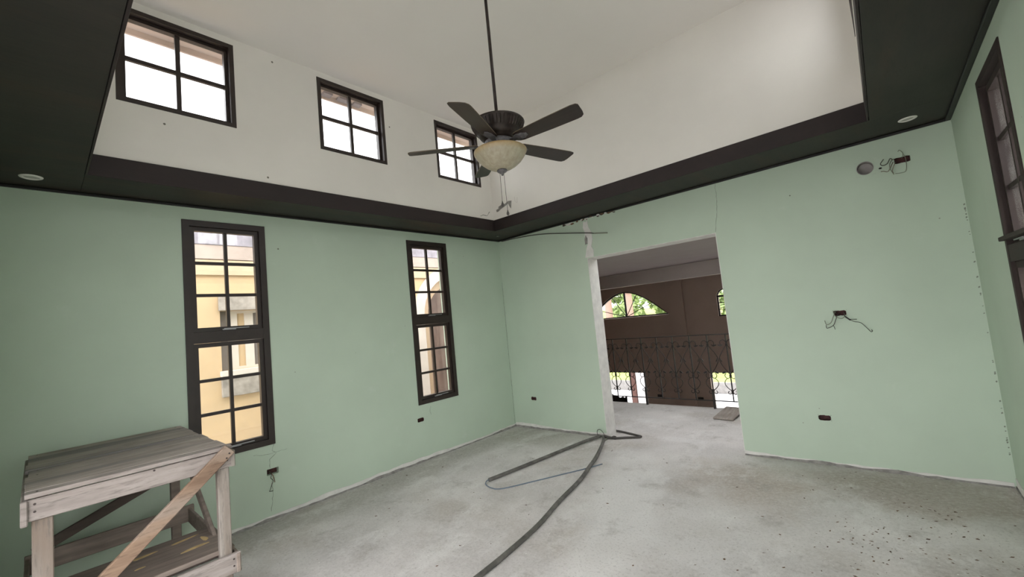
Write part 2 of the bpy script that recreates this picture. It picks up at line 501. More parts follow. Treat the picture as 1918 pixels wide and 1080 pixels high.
# ragged bare plaster strips at the wall feet
def baseboard(name, label, frame, u0, u1, r, parent_z=0):
    root = tag(empty(name, (0, 0, 0)), label, 'baseboard', kind='structure')
    n = int((u1-u0)/.06)
    def prof(base, amp, seed):
        q = random.Random(seed); h = base; out = []
        for i in range(n+1):
            h += q.uniform(-amp, amp); h = max(base*.55, min(base*1.45, h)); out.append(h)
        return out
    for nm, mat, pr, dep in (('plaster_strip', 'plaster', prof(.056, .007, r), .005), ('mortar_fillet', 'mortar', prof(.022, .009, r+1), .012)):
        pts = [(u0+(u1-u0)*i/n, 0) for i in range(n+1)] + [(u0+(u1-u0)*i/n, pr[i]) for i in range(n, -1, -1)]
        obj(nm, prism(pts, dep, frame), mat, root)
    # chips of paint lying on the joint
    bm = bmesh.new(); q = random.Random(r+5)
    for _ in range(int((u1-u0)*26)):
        u = q.uniform(u0, u1); ln = q.uniform(.01, .07); d = q.uniform(.006, .05); wd = q.uniform(.003, .010)
        vs = [bm.verts.new(frame(a, q.uniform(.002, .005), b)) for a, b in ((u, d), (u+ln, d+q.uniform(-.006, .006)), (u+ln*.8, d+wd), (u+ln*.2, d+wd*.7))]
        bm.faces.new(vs)
    o = obj('paint_flakes', bm, 'plaster', root); o['kind'] = 'stuff'
baseboard('baseboard_left', 'ragged bare plaster strip at the foot of the left green wall', lambda u, v, w: (w+.0005, u, v), -L, 0, 11)
baseboard('baseboard_back', 'ragged plaster strip at the wall foot between corner and doorway', lambda u, v, w: (u, -w-.0005, v), 0.016, DOOR[0], 23)
baseboard('baseboard_back_right', 'ragged plaster strip at the wall foot right of the doorway', lambda u, v, w: (u, -w-.0005, v), DOOR[1], W-.016, 31)
baseboard('baseboard_right', 'ragged plaster strip at the foot of the right wall', lambda u, v, w: (W-w-.0005, u, v), -L, -.016, 47)

# cracks and patches on the walls (children of the wall)
def ribbon(pts, w, frame, seed=0):
    q = random.Random(seed)
    fine = []
    for (a, b), (c, d) in zip(pts, pts[1:]):
        k = max(2, int(math.hypot(c-a, d-b)/.025))
        for i in range(k):
            t = i/k; fine.append((a+(c-a)*t+q.uniform(-.005, .005), b+(d-b)*t+q.uniform(-.004, .004)))
    fine.append(pts[-1])
    bm = bmesh.new(); prev = None
    for i, (a, b) in enumerate(fine):
        ww = w*q.uniform(.4, 1.1)
        dx, dz = (fine[min(i+1, len(fine)-1)][0]-fine[max(i-1, 0)][0], fine[min(i+1, len(fine)-1)][1]-fine[max(i-1, 0)][1])
        ln = math.hypot(dx, dz) or 1
        nx, nz = -dz/ln*ww/2, dx/ln*ww/2
        cur = [bm.verts.new(frame(a+s*nx, b+s*nz, h)) for s in (-1, 1) for h in (.0003, .0012)]
        if prev:
            bm.faces.new((prev[1], cur[1], cur[3], prev[3])); bm.faces.new((prev[0], cur[0], cur[1], prev[1])); bm.faces.new((prev[2], cur[2], cur[3], prev[3]))
        prev = cur
    return bm
FB = lambda u, v, w: (u, -w, v)
FL = lambda u, v, w: (w, u, v)
FR = lambda u, v, w: (W-w, u, v)
for pts, w_, fr, wl_ in (
    ([(3.36, 2.98), (3.355, 2.78), (3.345, 2.66), (3.31, 2.52), (3.30, 2.44)], .004, FB, wb),
    ([(-3.52, .70), (-3.54, .64), (-3.50, .61), (-3.56, .56), (-3.56, .48)], .004, FL, wl),
    ([(-3.535, .41), (-3.55, .33), (-3.545, .25), (-3.57, .08)], .004, FL, wl),
    ([(-3.70, .64), (-3.60, .615), (-3.40, .62)], .003, FL, wl),
    ([(-1.62, .66), (-1.64, .60), (-1.62, .55)], .004, FL, wl),
    ([(-.012, .06), (-.010, .9), (-.014, 1.5), (-.010, 2.3)], .006, FL, wl)):
    obj('crack', ribbon(pts, w_, fr, len(pts)*7+int(abs(pts[0][0])*10)), 'crack', wl_)
q = random.Random(5)
for i in range(34):   # chipped dark spots down the right-hand corner joint
    z = q.uniform(.25, 2.3); s = q.uniform(.003, .009)
    obj('chipped_spot', prism([(W-.012-s*.4+q.uniform(-.003, .003), z-s), (W-.006, z-s*.3), (W-.007, z+s), (W-.014-s*.3, z+s*.5)], .001, FB), 'crack', wb)
# white patch of bare plaster above the left door jamb
obj('plaster_patch', prism([(1.60, 2.44), (1.735, 2.435), (1.74, 2.53), (1.715, 2.58), (1.745, 2.68), (1.735, 2.78), (1.70, 2.85), (1.69, 2.95), (1.665, 2.93), (1.63, 2.945), (1.612, 2.86), (1.635, 2.79), (1.625, 2.70), (1.665, 2.63), (1.635, 2.56)], .004, FB), 'plaster', wb)
obj('plaster_patch', prism([(1.625, 2.62), (1.66, 2.63), (1.668, 2.70), (1.645, 2.75), (1.622, 2.70)], .006, FB), 'mortar', wb)
q = random.Random(9)
for i in range(34):   # crumbling joint under the soffit
    u = q.uniform(1.30, 1.85) if i % 4 else q.uniform(1.85, 2.15); s = q.uniform(.010, .032)
    z = 2.985 - q.uniform(0, .03)
    obj('crumbled_plaster', prism([(u-s, z-s*.2), (u-s*.2, z-s*.45), (u+s, z-s*.1), (u+s*.7, z+s*.3), (u-s*.6, z+s*.35)], q.uniform(.004, .028), FB), 'plaster' if i % 3 == 0 else ('tabledark' if i % 3 == 1 else 'leafdry'), wb)
# grey patch above the fascia in the corner
ub = bpy.data.objects['wall_upper_back']
FU = lambda u, v, w: (u, OY1-w, v)
obj('grey_patch', prism([(.55, 3.30), (.60, 3.31), (.60, 3.335), (.70, 3.36), (.72, 3.345), (.80, 3.37), (.86, 3.36), (.835, 3.25), (.79, 3.335), (.72, 3.31), (.64, 3.29), (.60, 3.27), (.56, 3.265)], .003, FU), 'mortar', ub)
obj('crack', ribbon([(.92, 3.40), (.93, 3.32), (.96, 3.30), (.97, 3.38)], .004, FU, 4), 'hallbeam', ub)
ul = bpy.data.objects['wall_upper_left']
FUL = lambda u, v, w: (OX0+w, u, v)
obj('crack', ribbon([(-.86, 3.19), (-.80, 3.215), (-.72, 3.21), (-.68, 3.26), (-.655, 3.28)], .010, FUL, 6), 'crack', ul)

# ------------------------------------------------------------------ windows
def ring_bm(x0, x1, y0, y1, z0, z1, w, bot=None, top=None):
    b, t = bot or w, top or w
    return wall_bm('x', x0, x1, y0, y1, z0, z1, [(y0+w, y1-w, z0+b, z1-t)])

def window(name, label, face, s, y0, y1, z0, z1, sashes, fw, depth=.10, proud=.012, glass='glass', mat='brown', rec=0.0, handles=True, sw=.038, mw=.028, reveal=None):
    """face: wall plane x; s=+1 when the room is on the +x side."""
    root = tag(empty(name, (face, (y0+y1)/2, z0)), label, 'window', kind='structure')
    yc = (y0+y1)/2
    def X(a, b): return (min(s*a, s*b), max(s*a, s*b))
    def add(nm, x, yy, zz, mt, par, bev=0):
        return obj(nm, bbox(x[0], x[1], yy[0]-yc, yy[1]-yc, zz[0]-z0, zz[1]-z0, bev), mt, par)
    xs = X(-depth, proud)
    obj('frame', ring_bm(xs[0], xs[1], y0-yc+.0008, y1-yc-.0008, .0008, z1-z0-.0008, fw), mat, root)
    if reveal:
        rx = X(-.2, -depth-.001)
        obj('outer_reveal', ring_bm(rx[0], rx[1], y0-yc+.0008, y1-yc-.0008, .0008, z1-z0-.0008, .008), reveal, root)
    for a, b in zip(sashes, sashes[1:]):   # transom between sashes
        add('transom', X(-depth+.002, proud-.002), (y0+fw, y1-fw), (b[1], a[0]), mat, root)
    for (a, b, rows, cols, extra) in sashes:
        xx = X(-.062-rec-extra, -.012-rec-extra)
        sa = obj('sash', ring_bm(xx[0], xx[1], y0+fw+.002-yc, y1-fw-.002-yc, a+.002-z0, b-.002-z0, sw), mat, root)
        gy0, gy1, gz0, gz1 = y0+fw+sw, y1-fw-sw, a+sw, b-sw
        cx = -.037-rec-extra
        for c in range(1, cols):
            yy = gy0+(gy1-gy0)*c/cols
            add('muntin', X(cx-.014, cx+.016), (yy-mw/2, yy+mw/2), (gz0, gz1), mat, sa)
        for r in range(1, rows):
            zz = gz0+(gz1-gz0)*r/rows
            for c in range(cols):
                ya = gy0+(gy1-gy0)*c/cols+(mw/2 if c else 0); yb = gy0+(gy1-gy0)*(c+1)/cols-(mw/2 if c < cols-1 else 0)
                add('muntin', X(cx-.013, cx+.014), (ya, yb), (zz-mw/2, zz+mw/2), mat, sa)
        for r in range(rows):
            for c in range(cols):
                ya = gy0+(gy1-gy0)*c/cols+(mw/2 if c else -.004); yb = gy0+(gy1-gy0)*(c+1)/cols-(mw/2 if c < cols-1 else -.004)
                za = gz0+(gz1-gz0)*r/rows+(mw/2 if r else -.004); zb = gz0+(gz1-gz0)*(r+1)/rows-(mw/2 if r < rows-1 else -.004)
                add('pane', X(cx-.002, cx+.002), (ya, yb), (za, zb), glass, sa)
        if handles:
            hb = bmesh.new()
            xa = X(-.012-rec-extra, .006-rec-extra)
            box(hb, xa[0], xa[1], -.06, .05, a+.008-z0, a+.018-z0)
            hx = X(.0-rec-extra, .010-rec-extra)
            box(hb, hx[0], hx[1], -.045, .16, a+.018-z0, a+.025-z0)
            obj('handle', hb, 'grey_metal', sa)
    return root

def tall(z0, z1, e=0.0):
    return [(1.835, z1-.055, 3, 2, e), (z0+.055, 1.735, 3, 2, 0.0)]
window('window_1', 'tall dark bronze window behind the wooden work platform', 0, 1, *WIN1, tall(WIN1[2], WIN1[3]), .055)
window('window_2', 'tall dark bronze window nearest the far corner', 0, 1, *WIN2, tall(WIN2[2], WIN2[3]), .055)
wr_ = window('window_3', 'tall recessed brown window on the right wall', W, -1, *WINR, tall(WINR[2], WINR[3], .012), .045, .085, .006, 'gglass', 'rbrown', rec=.0, reveal='revealpink')
sl = bbox(-.03, .10, -.335, .335, 1.165, 1.19, .003); obj('sill_board', sl, 'rbrown', wr_)
window('window_4', 'unseen tall brown window added on the right wall for daylight', W, -1, *WINR2, tall(WINR2[2], WINR2[3]), .05, .17, .006, 'gglass', 'rbrown')  # unseen window, added to bring more daylight into the room
for i, ((a, b), txt) in enumerate(zip(UPW, ('largest square clerestory window at upper left, cut by the dark soffit', 'middle square clerestory window in the white upper wall', 'square clerestory window behind the ceiling fan'))):
    window('window_%d' % (5+i), txt, OX0, 1, a, b, UZ0, UZ1, [(UZ0+.036, UZ1-.036, 2, 2, 0)], .036, .13, .004, 'glass', 'brown', rec=.035, handles=False, sw=.026, mw=.033)
for i, (a, b) in enumerate(UPW):
    window('window_%d' % (8+i), ('nearest', 'middle', 'farthest')[i] + ' unseen square clerestory window added on the right for daylight', OX1, -1, a, b, UZ0, UZ1, [(UZ0+.036, UZ1-.036, 2, 2, 0)], .036, .13, .004, 'glass', 'brown', rec=.035, handles=False, sw=.026, mw=.033)  # unseen windows mirrored from the left, added for more daylight

# ------------------------------------------------------------------ outlet boxes and wires
def outlet(name, label, frame, u, z, w=.105, h=.056, lip=True):
    """frame(du, dz, d): du along wall, d out of the wall"""
    root = tag(empty(name, frame(u, z, 0)), label, 'outlet box')
    o = Vector(frame(u, z, 0))
    fr = lambda a, b, d: tuple(Vector(frame(u+a, z+b, d)) - o)
    bm = bmesh.new(); t = .002; D = -.052
    a, b = w/2-.0005, h/2-.0005
    rings = [[(-a, -b), (a, -b), (a, b), (-a, b)], [(-a+t, -b+t), (a-t, -b+t), (a-t, b-t), (-a+t, b-t)]]
    vo = [bm.verts.new(fr(x, y, -.001)) for x, y in rings[0]]; vi = [bm.verts.new(fr(x, y, -.001)) for x, y in rings[1]]
    bo = [bm.verts.new(fr(x, y, D-.004)) for x, y in rings[0]]; bi = [bm.verts.new(fr(x, y, D)) for x, y in rings[1]]
    for i in range(4):
        j = (i+1) % 4
        bm.faces.new((vo[i], vo[j], vi[j], vi[i])); bm.faces.new((vi[i], vi[j], bi[j], bi[i])); bm.faces.new((vo[i], vo[j], bo[j], bo[i]))
    bm.faces.new(bi); bm.faces.new(bo)
    obj('box_shell', bm, 'boxred', root)
    # broken plaster lip around the cut-out
    q = random.Random(int(abs(u*100))+int(z*10)); bm = bmesh.new(); n = 20; ins = []; outs = []
    for k in range(n):
        c, s = math.cos(2*PI*k/n), math.sin(2*PI*k/n)
        m = max(abs(c)/(w/2), abs(s)/(h/2)); e = 1/m
        ex = q.uniform(.002, .009)
        ins.append(bm.verts.new(fr(c*(e-.001-q.uniform(0, .007)), s*(e-.001-q.uniform(0, .006)), .0012)))
        outs.append(bm.verts.new(fr(c*(e+ex), s*(e+ex), .0006)))
    for k in range(n):
        bm.faces.new((ins[k], ins[(k+1) % n], outs[(k+1) % n], outs[k]))
    obj('plaster_lip', bm, 'green', root)
    return root, fr

r, fr = outlet('outlet_box', 'small dark open outlet box low beside the far left corner', FB, *OB_B[0])
r, fr = outlet('outlet_box', 'red-brown open outlet box low on the wall right of the doorway', FB, *OB_B[2])
r, fr = outlet('outlet_box', 'empty black outlet box below the window nearest the corner', FL, *OB_L[1])
r, fr = outlet('outlet_box', 'open switch box with splayed wires on the wall right of the doorway', FB, *OB_B[1])
for pts, rr, mt in (
    ([(-.03, .0, -.03), (-.035, .01, .02), (-.05, -.03, .05), (-.075, -.085, .045), (-.11, -.10, .04), (-.12, -.06, .045)], .0032, 'wire_grey'),
    ([(.0, .0, -.03), (-.02, -.02, .03), (-.035, -.06, .05), (-.06, -.11, .04), (-.11, -.135, .035), (-.115, -.105, .035)], .0032, 'wire_dark'),
    ([(-.06, -.11, .04), (-.055, -.125, .04), (-.05, -.15, .04)], .0026, 'wire_dark'),
    ([(-.02, .01, -.03), (-.045, .02, .03), (-.03, -.03, .05), (.01, -.05, .05), (.035, -.03, .04), (.03, .0, -.02)], .003, 'wire_grey'),
    ([(.03, .0, -.03), (.035, -.025, .04), (.06, -.055, .055), (.10, -.085, .05), (.145, -.10, .045), (.185, -.155, .04), (.205, -.185, .04), (.215, -.18, .042), (.212, -.165, .045)], .003, 'wire_dark'),
    ([(.045, -.04, .05), (.07, -.06, .055), (.12, -.065, .04)], .0028, 'wire_dark')):
    obj('wire', tube([fr(*p) for p in pts], rr, 6, 6), mt, r, True)
obj('wire_tape', tube([fr(.040, -.035, .05), fr(.055, -.05, .055), fr(.075, -.07, .055)], .006, 6, 4), 'black', r, True)
r, fr = outlet('outlet_box', 'rusty open junction box with looped wires under the soffit at right', FB, *OB_B[3], w=.13, h=.06)
for pts, rr, mt in (
    ([(-.05, .01, -.03), (-.06, .02, .02), (-.085, -.02, .04), (-.085, -.07, .04), (-.07, -.12, .04)], .003, 'wire_grey'),
    ([(-.04, .0, -.03), (-.055, -.03, .03), (-.075, -.08, .04), (-.07, -.11, .035)], .003, 'tabletan'),
    ([(.0, .02, -.03), (.01, .05, .02), (-.01, .08, .04), (-.02, .07, .04)], .0026, 'wire_grey'),
    ([(.0, .02, -.03), (.015, .03, .03), (.02, -.04, .05), (.01, -.11, .045), (-.02, -.12, .04), (-.06, -.115, .04)], .0026, 'wire_grey'),
    ([(-.05, .0, -.03), (-.075, .03, .03), (-.10, -.01, .04), (-.13, -.02, .04), (-.145, .0, .04), (-.12, .035, .04)], .003, 'wire_dark'),
    ([(-.06, .0, .0), (-.10, -.075, .015), (-.13, -.065, .006), (-.15, -.062, .004)], .003, 'tabletan')):
    obj('wire', tube([fr(*p) for p in pts], rr, 6, 6), mt, r, True)
obj('knockout_hole', prism([(-.150+.012*math.cos(t*PI/5), -.03+.008*math.sin(t*PI/5)) for t in range(10)], .0015, fr), 'dark', r)
r, fr = outlet('outlet_box', 'broken outlet box with hanging wire stub behind the work platform', FL, *OB_L[0], w=.12, h=.075)
for pts, rr, mt in (
    ([(-.03, .0, -.03), (-.02, -.02, .02), (-.03, -.05, .03), (-.01, -.08, .03), (-.02, -.11, .025), (-.035, -.16, .015), (-.04, -.175, .012), (-.01, -.178, .012)], .003, 'wire_dark'),
    ([(-.02, .0, -.03), (-.01, -.03, .02), (.0, -.07, .03), (.005, -.10, .025)], .0045, 'tabletan')):
    obj('wire', tube([fr(*p) for p in pts], rr, 6, 6), mt, r, True)

# round vent sleeve
vt = tag(empty('vent_sleeve', (VENT[0], 0, VENT[1])), 'round grey pipe opening in the wall under the soffit', 'vent')
bm = bmesh.new(); n = 32; R = .062
sq = []
for k in range(n):
    c, s = math.cos(2*PI*k/n), math.sin(2*PI*k/n); e = .0698/max(abs(c), abs(s)); sq.append((c*e, s*e))
A = [bm.verts.new((x, -.0003, y)) for x, y in sq]; B = [bm.verts.new((R*math.cos(2*PI*k/n), -.0003, R*math.sin(2*PI*k/n))) for k in range(n)]
for k in range(n): bm.faces.new((A[k], A[(k+1) % n], B[(k+1) % n], B[k]))
obj('surround', bm, 'green', vt)
bm = lathe([(R, .004), (R-.006, .004), (R-.006, -.075), (0, -.08)], 32)
bmesh.ops.rotate(bm, verts=bm.verts[:], cent=(0, 0, 0), matrix=Matrix.Rotation(PI/2, 3, 'X'))
obj('pipe', bm, 'ventgrey', vt, False)
# plate closes the cut behind the sleeve
obj('back_plate', bbox(-.0698, .0698, .12, .125, -.0698, .0698), 'dark', vt)

# ------------------------------------------------------------------ downlights
def downlight(x, y, label, plain=False):
    t = tag(empty('recessed_downlight', (x, y, 3.0)), label, 'downlight', 'recessed downlights in the soffit')
    if plain:
        obj('lens', lathe([(0, -.002), (.014, -.004), (.018, -.0005)], 24), 'dllens', t, True)
        obj('trim_ring', lathe([(.018, -.0005), (.020, -.004), (.044, -.003), (.048, -.0003)], 28), 'black', t, True)
        return
    obj('trim_ring', lathe([(.037, -.001), (.040, -.007), (.049, -.008), (.058, -.004), (.060, -.0005)], 36), 'dlwhite', t, True)
    obj('lens', lathe([(0, -.0025), (.02, -.0028), (.0375, -.0012)], 32), 'dllens', t, True)
downlight(.259, -5.068, 'white recessed downlight in the dark soffit at far left')
downlight(4.94, -.318, 'white recessed downlight in the dark soffit at far right')
downlight(.255, -.285, 'small dark downlight in the soffit at the far corner', True)

# ------------------------------------------------------------------ ceiling fan
FX, FY = 2.58, -2.70
fan = tag(empty('ceiling_fan', (FX, FY, 3.0)), 'bronze five-blade ceiling fan with amber glass bowl light', 'ceiling fan')
obj('downrod', tube([(0, 0, .19), (0, 0, CZ-3.0-.06)], .0125, 12, 0), 'bronze', fan, True)
obj('canopy', lathe([(.0, CZ-3.0-.08), (.03, CZ-3.0-.08), (.055, CZ-3.0-.05), (.07, CZ-3.0-.001), (0, CZ-3.0-.001)], 28), 'bronze', fan, True)
mo = obj('motor_housing', lathe([(0, .205), (.05, .205), (.12, .202), (.180, .192), (.203, .18), (.207, .172), (.200, .163), (.186, .137), (.166, .107), (.156, .098), (.153, .085), (.145, .071), (.132, .060), (.120, .052), (.115, .040), (0, .038)], 44), 'bronze', fan, True)
rb = bmesh.new()
for k in range(44):   # raised ribs around the housing
    a = 2*PI*k/44
    sweep(rb, [((r_+.001)*math.cos(a), (r_+.001)*math.sin(a), z_) for r_, z_ in ((.199, .162), (.186, .137), (.167, .108))], .0035, 4)
obj('rib_band', rb, 'bronze', mo)
obj('flywheel', lathe([(0, .040), (.105, .040), (.112, .034), (.112, .004), (.104, -.006), (0, -.006)], 36), 'iron_worn', fan, True)
obj('light_fitter', lathe([(0, -.006), (.085, -.006), (.098, -.018), (.11, -.042), (0, -.042)], 36), 'bronze', fan, True)
bo = obj('glass_bowl', lathe([(.196, -.004), (.203, -.010), (.200, -.022), (.186, -.048), (.158, -.085), (.120, -.117), (.080, -.140), (.045, -.151), (.0, -.154), (.0, -.150), (.045, -.147), (.118, -.113), (.154, -.083), (.181, -.047), (.194, -.022), (.192, -.006), (.196, -.004)], 48), 'bowl', fan, True)
bo.location.z = -.034
fin = obj('finial', lathe([(0, -.146), (.036, -.150), (.040, -.157), (.036, -.166), (.020, -.176), (.008, -.180), (.010, -.188), (.006, -.196), (0, -.198)], 24), 'iron_worn', fan, True)
fin.location.z = -.034
for x, y, zb in ((-.012, -.012, -.455), (.006, .010, -.525)):
    ch = bmesh.new(); sweep(ch, [(x, y, -.195), (x*1.2, y*1.2, zb+.03)], .0018, 5)
    c = obj('pull_chain', ch, 'wire_dark', fan)
    f = lathe([(0, .032), (.003, .030), (.005, .018), (.010, .006), (.0105, -.002), (.006, -.012), (0, -.014)], 14)
    bmesh.ops.translate(f, verts=f.verts[:], vec=(x*1.2, y*1.2, zb))
    obj('chain_fob', f, 'wire_dark', c, True)

def blade_meshes():
    out = [(.165, -.052), (.20, -.058), (.45, -.070), (.66, -.076), (.700, -.070), (.712, -.055), (.704, .02), (.694, .052), (.672, .068), (.64, .070), (.45, .066), (.20, .055), (.165, .048)]
    bm = prism(out, .006, lambda u, v, w: (u, v, w))
    bmesh.ops.bevel(bm, geom=[e for e in bm.edges], offset=.0012, segments=1, affect='EDGES')
    me = bpy.data.meshes.new('blade'); bm.to_mesh(me); bm.free(); me.materials.append(M['blade']); me.materials.append(M['bladeedge'])
    for pl in me.polygons:
        if abs(pl.normal.z) < .6: pl.material_index = 1
    irn = [(.10, -.020), (.15, -.018), (.165, -.036), (.19, -.040), (.205, -.030), (.225, -.034), (.24, -.020), (.262, -.012), (.262, .012), (.24, .020), (.225, .034), (.205, .030), (.19, .040), (.165, .036), (.15, .018), (.10, .020)]
    b2 = prism(irn, .006, lambda u, v, w: (u, v, -.0065+w))
    bmesh.ops.bevel(b2, geom=[e for e in b2.edges], offset=.0012, segments=1, affect='EDGES')
    m2 = bpy.data.meshes.new('blade_iron'); b2.to_mesh(m2); b2.free(); m2.materials.append(M['iron_worn'])
    return me, m2
bme, ime = blade_meshes()
for k in range(5):
    a = math.radians(3.6+72*k)
    bl = link('blade', bme, None, fan); bl.rotation_euler = Euler((math.radians(-13), 0, a), 'XYZ'); bl.location = (0, 0, .012)
    ir = link('blade_iron', ime, None, bl)

# ------------------------------------------------------------------ wooden work platform
tb = tag(empty('work_platform', (.80, -4.67, 0)), 'weathered wooden work platform with cross braces standing by the left window', 'work platform')
TO = Vector((.80, -4.67, 0))
def tbm(name, p0, p1, w, t, side, mat, par=tb, bev=.004):
    return obj(name, beam_bm(Vector(p0)-TO, Vector(p1)-TO, w, t, side, bev), mat, par)
tx0, tx1, ty0, ty1, tz = .115, 1.485, -5.092, -4.258, 1.068
# plank top: boards run along y
edges = [tx0, .33, .545, .76, .975, 1.19, 1.405, tx1]
q = random.Random(3)
for i, (a, b) in enumerate(zip(edges, edges[1:])):
    dz = q.uniform(-.003, .003); e = q.uniform(-.008, .008)
    mt = 'tablewhite' if i == 6 else 'tabletop'
    pl = tbm('plank', ((a+b)/2, ty0+e, tz-.011+dz), ((a+b)/2, ty1+e+(.012 if i == 6 else 0), tz-.011+dz), b-a-.003, .022, (1, 0, 0), mt, tb, .002)
    for yy in ((ty0+.04, ty1-.04) if i in (0, 3, 6) else ()):
        for xx in (a+.04, b-.03):
            nb = bmesh.new()
            sweep(nb, [(xx-TO.x, yy-TO.y, tz+dz-.002), (xx-TO.x, yy-TO.y, tz+dz+.0012)], .004, 6)
            obj('nail_head', nb, 'nail', pl)
# aprons
tbm('apron', (1.472, ty0-.006, .993), (1.472, ty1+.012, .993), .10, .024, (0, 0, 1), 'tablewhite')
tbm('apron', (.135, ty0, .993), (.135, ty1, .993), .10, .024, (0, 0, 1), 'tablebrown')
tbm('apron', (.125, ty0-.002, .985), (1.50, ty0-.002, .985), .115, .024, (0, 0, 1), 'tablewhite')
tbm('apron', (.125, ty1+.014, .99), (1.49, ty1+.014, .99), .10, .022, (0, 0, 1), 'tableleg')
# legs
for x, y, ww in ((1.435, -5.035, .072), (1.435, -4.292, .062), (.18, -5.035, .06), (.18, -4.318, .06)):
    tbm('leg', (x, y, 0), (x, y, .94 if x > 1 else 1.04), ww, .05, (0, 1, 0), 'tableleg' if x > 1 else 'tablebrown')
# lower rails
tbm('lower_rail', (1.475, ty0-.02, .368), (1.475, ty1+.035, .368), .115, .024, (0, 0, 1), 'tablewhite')
tbm('lower_rail', (.225, ty0-.02, .378), (.225, ty1+.05, .378), .125, .024, (0, 0, 1), 'tablebrown')
tbm('lower_rail', (.20, ty1+.020, .365), (1.492, ty1+.020, .365), .11, .022, (0, 0, 1), 'tablebrown')
tbm('lower_rail', (.20, ty0-.008, .365), (1.492, ty0-.008, .365), .11, .022, (0, 0, 1), 'tablebrown')
# lower shelf plank with paint smears
sh = tbm('shelf_plank', (1.17, ty0-.01, .437), (1.17, ty1+.02, .437), .50, .028, (1, 0, 0), 'tablebrown')
tbm('shelf_edge', (1.17, ty0+.0, .424-.008), (1.17, ty1+.02, .424-.008), .48, .012, (1, 0, 0), 'tabledark')
for cx, cy, ln, wd, ang in ((1.05, -4.62, .12, .03, .12), (1.02, -4.42, .15, .028, .2), (1.22, -4.40, .15, .035, .1), (1.22, -4.66, .05, .018, .1), (1.28, -4.95, .16, .03, .1), (1.12, -4.33, .03, .10, .1)):
    pts = []
    for k in range(12):
        a = 2*PI*k/12; rr = 1+.15*math.sin(3*a+cx*9)
        u, v = wd/2*math.cos(a)*rr, ln/2*math.sin(a)*rr
        pts.append((cx+u*math.cos(ang)-v*math.sin(ang)-TO.x, cy+u*math.sin(ang)+v*math.cos(ang)-TO.y))
    obj('paint_smear', prism(pts, .0012, lambda u, v, w: (u, v, .4512+w)), 'yellowpaint', sh)
# braces
tbm('brace', (1.502, -4.262, 1.055), (1.502, -5.06, .36), .07, .03, (0, 1, 1), 'tabletan')
tbm('brace', (.255, ty0+.02, .455), (.255, -4.30, .765), .065, .022, (0, -1, 1), 'tabledark')  # back brace: its shade is put into the darker timber colour
tbm('brace', (.20, ty1-.016, .93), (1.24, ty1-.016, .36), .06, .022, (1, 0, 1), 'tablebrown')
# nails on the front boards
for y, z, x in ((-5.06, 1.02, 1.4845), (-5.06, .985, 1.4845), (-4.275, .985, 1.4845), (-4.262, .395, 1.4875), (-4.262, .355, 1.4875), (-4.27, 1.03, 1.5175), (-4.285, 1.005, 1.5175), (-4.62, 1.035, 1.4845)):
    nb = bmesh.new(); sweep(nb, [(x-.001-TO.x, y-TO.y, z), (x+.001-TO.x, y-TO.y, z)], .0055, 8)
    obj('nail_head', nb, 'nail', tb)

# ------------------------------------------------------------------ cables
o = obj('floor_conduit', tube([(1.60, -.06, .03), (1.70, -.22, .024), (1.93, -.78, .028), (2.03, -1.10, .033), (2.13, -1.467, .022), (2.22, -1.95, .018), (2.335, -2.452, .018), (2.405, -3.14, .018), (2.40, -3.9, .018), (2.33, -4.8, .018)], .0185, 10, 10), 'conduit', None, True)
tag(o, 'long thick grey conduit curving across the concrete floor', 'conduit')
o = obj('floor_conduit', tube([(1.645, -.075, .028), (1.675, -.24, .03), (1.88, -.80, .03), (2.06, -1.38, .03)], .009, 8, 8), 'wire_grey', None, True)
tag(o, 'thin grey-green cable lying against the long conduit by the doorway', 'cable')
o.location = (.026, .004, -.017)
o = obj('floor_conduit', tube([(1.575, -.075, .032), (1.50, -.35, .03), (1.42, -.82, .024), (1.34, -1.40, .022), (1.268, -1.885, .022)], .0185, 10, 10), 'conduit', None, True)
tag(o, 'shorter grey conduit on the floor pointing from the doorway to the left', 'conduit')
o = obj('floor_wire', tube([(1.285, -1.83, .022), (1.262, -1.905, .02), (1.30, -1.965, .009), (1.42, -2.00, .007), (1.53, -1.955, .007), (1.70, -1.66, .007), (1.86, -1.36, .007), (1.97, -1.155, .0065), (2.086, -.933, .012)], .0055, 7, 10), 'wire_blue', None, True)
tag(o, 'thin blue-grey wire looping out of the shorter conduit end', 'wire')
cb = tag(empty('cable_bundle', (1.64, 0, 0)), 'dark cable bundle on the floor bent around the door jamb', 'cable')
for d, mt, rr in ((0, 'wire_dark', .012), (.02, 'conduit', .011), (-.018, 'wire_dark', .010)):
    obj('cable', tube([(-.03, -.045+d, .020+abs(d)*.4), (.10, -.035+d, .014), (.25, .05+d*.7, .014), (.385, .125+d*.5, .014), (.40, .15+d*.5, .016), (.34, .185+d*.4, .014), (.16, .245+d*.4, .014), (.02, .275+d*.5, .016), (-.08, .285+d*.4, .016)], rr, 8, 8), mt, cb, True)
kb = bmesh.new()
q = random.Random(2)
for k in range(5):
    a = q.uniform(0, 6)
    sweep(kb, [(.11+.028*math.cos(a+t*.9), -.03+.02*math.sin(a+t*.9), .02+.02*math.sin(t*1.1+k)*.8) for t in range(7)], .005, 5)
obj('knot', kb, 'wire_dark', cb)
o = obj('wire_loop', tube([(1.56, -.07, .012), (1.515, -.05, .05), (1.52, -.045, .095), (1.56, -.045, .105), (1.605, -.05, .075), (1.632, -.06, .03)], .004, 6, 8), 'wire_dark', None, True)
tag(o, 'small dark wire loop standing at the foot of the door jamb', 'wire')
o = obj('loose_cable', tube([(.10, -.035, 2.965), (.42, -.045, 2.955), (.77, -.05, 2.93), (1.06, -.055, 2.89), (1.347, -.06, 2.835), (1.70, -.055, 2.765), (1.80, -.05, 2.74)], .007, 7, 8), 'wire_dark', None, True)
